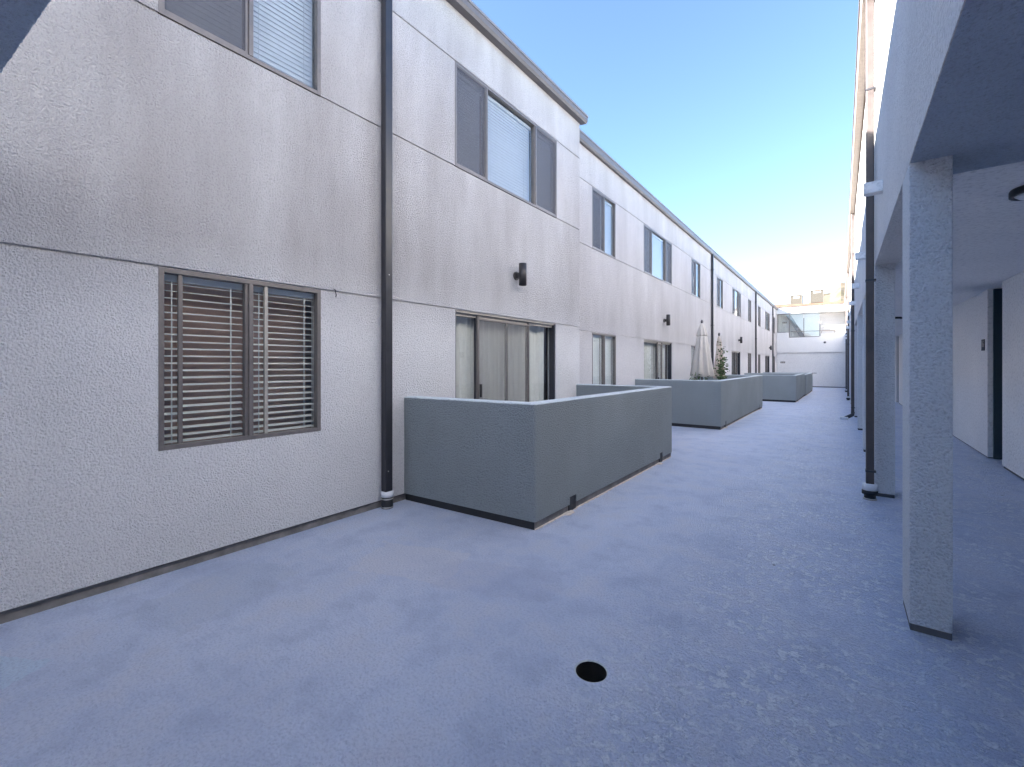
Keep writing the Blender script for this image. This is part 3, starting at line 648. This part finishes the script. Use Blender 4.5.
# ------------------------------------------------------------------ downpipes
PG = 'downpipes on the courtyard walls'
def pipe_left(y, X, ztop, label, big=False, shoe=True):
    th = thing('downpipe', label, 'downpipe', (X+.07, y, floor_z(y)), PG); z = floor_z(y); hw = .043
    mb = MB(); mb.box(X+.018, X+.095, y-hw, y+hw, z+.155, ztop, .008, 2); mb.build('pipe', M['pipe'], th)
    if big:
        mb = MB(); mb.lathe((X+.062, y), [(.052, z+.115), (.064, z+.118), (.066, z+.165), (.060, z+.172), (.05, z+.172)], 28); mb.build('collar', M['collar'], th)
        mb = MB(); mb.lathe((X+.062, y), [(.052, z+.0), (.058, z+.003), (.058, z+.114), (.05, z+.116)], 28); mb.build('coupling', M['rubber'], th)
        mb = MB()
        for q in (.014, .098): mb.lathe((X+.062, y), [(.0585, z+q-.006), (.0605, z+q-.005), (.0605, z+q+.005), (.0585, z+q+.006)], 28)
        mb.build('hose_clamp', M['metal'], th)
        mb = MB(); mb.cyl((y-.02, z+.38), .006, X+.105, X+.110, 8, axis='X'); mb.cyl((y-.01, 2.36), .006, X+.105, X+.110, 8, axis='X'); mb.build('screw', M['metal'], th)
    else:
        mb = MB()
        mb.box(X+.0, X+.11, y-hw-.01, y+hw+.01, 3.0, 3.03); mb.build('strap', M['pipe'], th)
        mb = MB(); mb.box(X+.0, X+.11, y-hw-.01, y+hw+.01, 5.2, 5.23); mb.build('strap', M['pipe'], th)
        mb = MB(); mb.box(X+.02, X+.10, y-.045, y+.045, z, z+.155, .01); mb.build('coupling', M['rubber'], th)
    return th
pipe_left(2.845, W, 5.77, 'dark square downpipe on the left wall, nearest to the viewer, with white collar', True)
pipe_left(18.75, F, 5.83, 'dark downpipe on the left facade just right of the closed parasol')
pipe_left(29.9, F, 5.83, 'thin downpipe on the left facade, between the third and fourth patio wall lamps')
pipe_left(38.1, F, 5.83, 'last downpipe on the left facade, by the corner with the end building')
def pipe_right(y, label, kick=False):
    z = floor_z(y); th = thing('downpipe', label, 'downpipe', (RX-.1, y, z), PG); X = RX-.085
    mb = MB(); mb.box(X, X+.070, y-.038, y+.038, z+.17, 5.49, .008, 2)
    mb.build('pipe', M['pipe_tan'], th)
    for q in (z+.30, 2.35, 4.4): mb = MB(); mb.box(X-.004, RX+.0, y-.043, y+.044, q, q+.02); mb.build('strap', M['pipe'], th)
    if kick:
        mb = MB(); mb.tube([(X+.04, y, z+.20), (X+.03, y-.02, z+.12), (X-.12, y-.15, z+.04)], .045, 10); mb.build('elbow', M['pipe'], th)
        mb = MB(); mb.box(X-.24, X-.06, y-.28, y-.08, z, z+.07, .01); mb.build('splash_block', M['collar'], th)
    else:
        mb = MB(); mb.lathe((X+.035, y), [(.05, z+.10), (.066, z+.104), (.066, z+.165), (.05, z+.175)], 28); mb.build('collar', M['collar'], th)
        mb = MB(); mb.lathe((X+.035, y), [(.045, z+.055), (.070, z+.06), (.070, z+.10), (.052, z+.104)], 28); mb.lathe((X+.035, y), [(.050, z), (.052, z+.056)], 24); mb.build('coupling', M['rubber'], th)
        mb = MB(); mb.lathe((X+.035, y), [(.053, z+.002), (.062, z+.004), (.060, z+.016), (.053, z+.018)], 24); mb.build('hose_clamp', M['metal'], th)
    return th
pipe_right(6.13, 'dark downpipe in front of the second stucco column on the right')
pipe_right(14.9, 'downpipe on the right with an elbow kicking out at the deck', True)
pipe_right(24.2, 'second to last downpipe down the right row of columns')
pipe_right(33.0, 'most distant downpipe on the right, beside the end building')

# ------------------------------------------------------------------ lamps
def wall_lamp(X, y, z, label):
    th = thing('wall_lamp', label, 'wall lamp', (X, y, z), 'black up and down wall lamps on the left facade')
    mb = MB(); mb.lathe((X+.125, y), [(.046, z-.155), (.055, z-.156), (.055, z+.155), (.046, z+.156), (.044, z+.13), (.0, z+.13)], 28, cap=False)
    mb.lathe((X+.125, y), [(0.0, z-.13), (.044, z-.13), (.046, z-.155)], 28, cap=False); mb.build('lamp_body', M['lamp'], th)
    mb = MB(); mb.cyl((y, z-.01), .060, X+.001, X+.022, 24, axis='X'); mb.build('wall_plate', M['lamp'], th)
    mb = MB(); mb.box(X+.022, X+.078, y-.028, y+.028, z-.045, z+.03, .006); mb.build('arm', M['lamp'], th)
wall_lamp(W, 5.14, 2.74, 'black cylinder wall lamp above the wide sliding door of the nearest patio')
wall_lamp(F, 12.95, 2.75, 'black wall lamp on the facade between nearest and parasol patio')
wall_lamp(F, 24.6, 2.70, 'black wall lamp right of the first far downpipe on the facade')
wall_lamp(F, 36.3, 2.68, 'farthest black wall lamp, near the end of the left facade')
cl = thing('ceiling_light', 'round white ceiling light with black rim, at the right edge above the walkway', 'ceiling light', (1.06, 4.42, RS+.075), 'round ceiling lights of the walkway')
z = RS+.074
mb = MB(); mb.lathe((1.06, 4.42), [(.14, z), (.145, z-.01), (.145, z-.045), (.128, z-.05), (.122, z-.04)], 40); mb.build('rim', M['black'], cl)
mb = MB(); mb.lathe((1.06, 4.42), [(.121, z-.040), (.10, z-.058), (.06, z-.068), (.0001, z-.071)], 40); mb.build('diffuser', M['diffuser'], cl)
for k, y in enumerate((9.4, 14.4, 19.4, 24.4, 29.4, 34.4)):
    c = cl.copy(); C.objects.link(c); c.location = (1.06, y, RS+.075)
    c['label'] = ['second ceiling light of the walkway, hidden behind the nearest column', 'dark rimmed ceiling light seen in the gap between the two nearest columns', 'fourth ceiling light down the covered walkway', 'fifth ceiling light down the covered walkway', 'sixth ceiling light down the covered walkway', 'last ceiling light down the covered walkway'][k]
    for ch in cl.children: q = ch.copy(); C.objects.link(q); q.parent = c

# ------------------------------------------------------------------ unit signs
def text_mesh(txt, size, mat, parent, mtx, depth=.003):
    cu = bpy.data.curves.new('number_text', 'FONT'); cu.body = txt; cu.size = size; cu.extrude = depth; cu.align_x = 'CENTER'; cu.align_y = 'CENTER'
    o = bpy.data.objects.new('tmp', cu); C.objects.link(o); bpy.context.view_layer.update()
    me = bpy.data.meshes.new_from_object(o); bpy.data.objects.remove(o)
    me.transform(mtx); me.materials.clear(); me.materials.append(mat)
    q = bpy.data.objects.new('number', me); C.objects.link(q); q.parent = parent; return q
sg = thing('unit_sign', 'small black unit number sign on the walkway wall beside the dark doorway', 'sign', (RW, 10.18, 1.78))
mb = MB(); mb.box(RW-.010, RW-.001, 10.09, 10.27, 1.68, 1.86, .002); mb.build('sign_plate', M['black'], sg)
text_mesh('16', .15, M['label_white'], sg, Matrix.Translation((-.011, 0, 0)) @ Matrix.Rotation(R(-90), 4, 'Z') @ Matrix.Rotation(R(90), 4, 'X'))
for (x, z, lb) in ((-3.72, 1.66, 'tiny dark sign low on the end wall, left corner'), (-3.70, 4.92, 'tiny dark sign behind the glass screen of the far balcony')):
    yy = FY+.12 if z < 3 else FY+1.4
    t = thing('unit_sign', lb, 'sign', (x, yy, z))
    mb = MB(); mb.box(x-.16, x+.16, yy-.012, yy-.001, z-.07, z+.07, .002); mb.build('sign_plate', M['frame'], t)
    mb = MB(); mb.box(x-.10, x-.04, yy-.016, yy-.0125, z-.04, z+.04); mb.box(x+.03, x+.09, yy-.016, yy-.0125, z-.04, z+.04); mb.build('sign_mark', M['frame_hi'], t)
mb = MB(); mb.lathe((0, 0), [(.085, 0), (.085, .03), (.05, .06), (.0001, .065)], 20)
bmesh.ops.transform(mb.bm, matrix=Matrix.Translation((-.98, FY-.001, 3.17)) @ Matrix.Rotation(R(90), 4, 'X'), verts=mb.bm.verts)
o = mb.build('wall_vent', M['gutter'], None, (-.98, FY, 3.17)); tag(o, 'small round grey vent on the far balcony parapet', 'vent')

# ------------------------------------------------------------------ floor drain
th = thing('floor_drain', 'round open black drain hole in the blue deck floor', 'drain', (HC[0], HC[1], 0))
mb = MB(); mb.lathe(HC, [(HR-.002, -.004), (HR, -.0015), (HR*1.04, .001), (HR*1.07, .0005)], 48, cap=False); mb.build('drain_rim', M['patio_cap'], th)
mb = MB(); mb.lathe(HC, [(HR-.001, -.004), (HR-.003, -.20), (.0005, -.20)], 48, cap=False); mb.build('drain_pipe', M['drain'], th)

# ------------------------------------------------------------------ parasols
def parasol(x, y, ztop, zbot, r, mat, label):
    th = thing('parasol', label, 'parasol', (x, y, 0), 'closed parasols in the middle patio'); H = ztop-zbot
    prof = [(r*.92, zbot, .10), (r, zbot+.02, .16), (r*.86, zbot+.18*H, .20), (r*.70, zbot+.40*H, .20), (r*.52, zbot+.62*H, .16), (r*.42, zbot+.775*H, .10)]
    mb = MB(); mb.lathe((x, y), prof, 96, np_=8); mb.build('canopy', mat, th)
    mb = MB(); mb.lathe((x, y), [(r*.47, zbot+.765*H, .14), (r*.50, zbot+.78*H, .14), (r*.36, zbot+.88*H, .10), (r*.18, ztop-.03, .05), (r*.08, ztop, 0)], 96, np_=8); mb.build('vent_canopy', mat, th)
    mb = MB(); mb.cyl((x, y), .021, .06, ztop+.02, 14); mb.build('pole', M['stem'], th)
    mb = MB(); mb.lathe((x, y), [(.02, ztop+.0), (.035, ztop+.03), (.035, ztop+.07), (.012, ztop+.10), (.0005, ztop+.11)], 16); mb.build('finial', M['gutter'], th)
    mb = MB(); mb.lathe((x, y), [(.25, 0), (.25, .05), (.05, .08), (.035, .25)], 28); mb.build('base', M['gutter'], th)
parasol(-3.17, 13.3, 2.63, 1.12, .285, M['canvas'], 'large closed beige parasol standing in the middle patio')
parasol(-3.25, 15.9, 2.42, 1.0, .17, M['canvas2'], 'second closed parasol, peach tinted, half hidden behind the leafy plant')

# ------------------------------------------------------------------ plants
def leaf(bm, p, d, L, wd):
    d = d.normalized(); s = d.cross(Vector((random.uniform(-1, 1), random.uniform(-1, 1), random.uniform(.2, 1)))).normalized(); up = d.cross(s)*.15*L
    a = bm.verts.new(p); b = bm.verts.new(p+d*L*.5+s*wd+up); c = bm.verts.new(p+d*L); e = bm.verts.new(p+d*L*.5-s*wd+up)
    bm.faces.new((a, b, c)); bm.faces.new((a, c, e))
def plant(x, y, h, n, label, name, spread, bare=0.0, leaf_n=10, pot=True, grp=None):
    th = thing(name, label, 'plant', (x, y, 0), grp)
    st = MB(); lf = MB(); l2 = MB(); z0 = .35 if pot else 0
    for i in range(n):
        a = random.uniform(0, 6.28); tip = Vector((x+spread*math.cos(a)*random.random(), y+spread*math.sin(a)*random.random(), z0+(h-z0)*random.uniform(.55, 1)))
        if i == 0: tip = Vector((x, y, h))
        b = Vector((x+.04*math.cos(a), y+.04*math.sin(a), z0)); pts = [b.lerp(tip, t)+Vector((random.uniform(-.03, .03), random.uniform(-.03, .03), 0))*(0 < t < 1) for t in (0, .25, .5, .75, 1)]
        st.tube(pts, [.010, .008, .006, .004, .002], 6)
        for k in range(leaf_n*3):
            t = random.uniform(.15, 1); p = b.lerp(tip, t)
            if p.z > h*(1-bare) and random.random() < .75: continue
            q = p+Vector((random.gauss(0, .06), random.gauss(0, .06), random.gauss(0, .03)))
            leaf((lf if random.random() < .6 else l2).bm, q, Vector((random.uniform(-1, 1), random.uniform(-1, 1), random.uniform(-.3, .7))), random.uniform(.06, .11), random.uniform(.018, .032))
    st.build('stem', M['stem'], th); lf.build('foliage', M['leaf'], th); l2.build('foliage', M['leaf2'], th)
    if pot:
        mb = MB(); mb.lathe((x, y), [(.13, 0), (.19, .33), (.21, .33), (.21, .37), (.18, .37), (.17, .33), (.0005, .33)], 24); mb.build('pot', M['pot'], th)
plant(-3.0, 15.05, 2.38, 9, 'tall leafy climbing plant beside the closed parasol in the middle patio', 'potted_plant', .24, .30, 24)
plant(-3.15, 12.75, 1.21, 14, 'low bushy green plant showing over the patio wall under the parasol', 'potted_plant', .26, 0, 8)

# ------------------------------------------------------------------ rooftop cooling units
def ac(x, y, z, s, label):
    th = thing('cooling_unit', label, 'cooling unit', (x, y, z), 'cooling units on the far roof'); hw = s/2; H = s*1.2
    mb = MB(); mb.box(x-hw+.03, x+hw-.03, y-hw+.03, y+hw-.03, z+.06, z+H-.05); mb.build('coil', M['ac_dk'], th)
    mb = MB()
    for sx in (-1, 1):
        for sy in (-1, 1): mb.box(x+sx*hw-.04*(sx > 0), x+sx*hw+.04*(sx < 0), y+sy*hw-.04*(sy > 0), y+sy*hw+.04*(sy < 0), z, z+H-.03)
    n = 14
    for i in range(n):
        q = z+.08+(H-.2)*i/n
        mb.box(x-hw+.02, x+hw-.02, y-hw+.005, y-hw+.028, q, q+.022); mb.box(x-hw+.02, x+hw-.02, y+hw-.028, y+hw-.005, q, q+.022)
        mb.box(x-hw+.005, x-hw+.028, y-hw+.04, y+hw-.04, q, q+.022); mb.box(x+hw-.028, x+hw-.005, y-hw+.04, y+hw-.04, q, q+.022)
    mb.build('louvre_cabinet', M['ac'], th)
    mb = MB(); mb.box(x-hw-.01, x+hw+.01, y-hw-.01, y+hw+.01, z+H-.05, z+H, .01); mb.lathe((x, y), [(hw*.85, z+H), (hw*.8, z+H+.05), (hw*.3, z+H+.07), (.001, z+H+.07)], 28); mb.build('top_cover', M['ac'], th)
    mb = MB(); mb.box(x-hw+.22, x+hw-.18, y-hw-.012, y-hw+.004, z+H-.24, z+H-.11); lb = mb.build('label_plate', M['label_white'], th)
    mb = MB(); mb.box(x-hw+.26, x+hw-.22, y-hw-.016, y-hw-.0125, z+H-.17, z+H-.125); mb.build('red_stripe', M['label_red'], lb)
ac(-2.93, 43.3, 6.17, .82, 'left louvred beige cooling unit on the far roof')
ac(-1.52, 42.6, 6.30, .88, 'right louvred beige cooling unit on the far roof, slightly higher')
mb = MB(); mb.box(-3.4, -1.05, 42.1, 43.8, 6.161, 6.169); mb.box(-2.0, -1.0, 42.1, 43.1, 6.169, 6.299); mb.build('roof_curb', M['roof'], far)
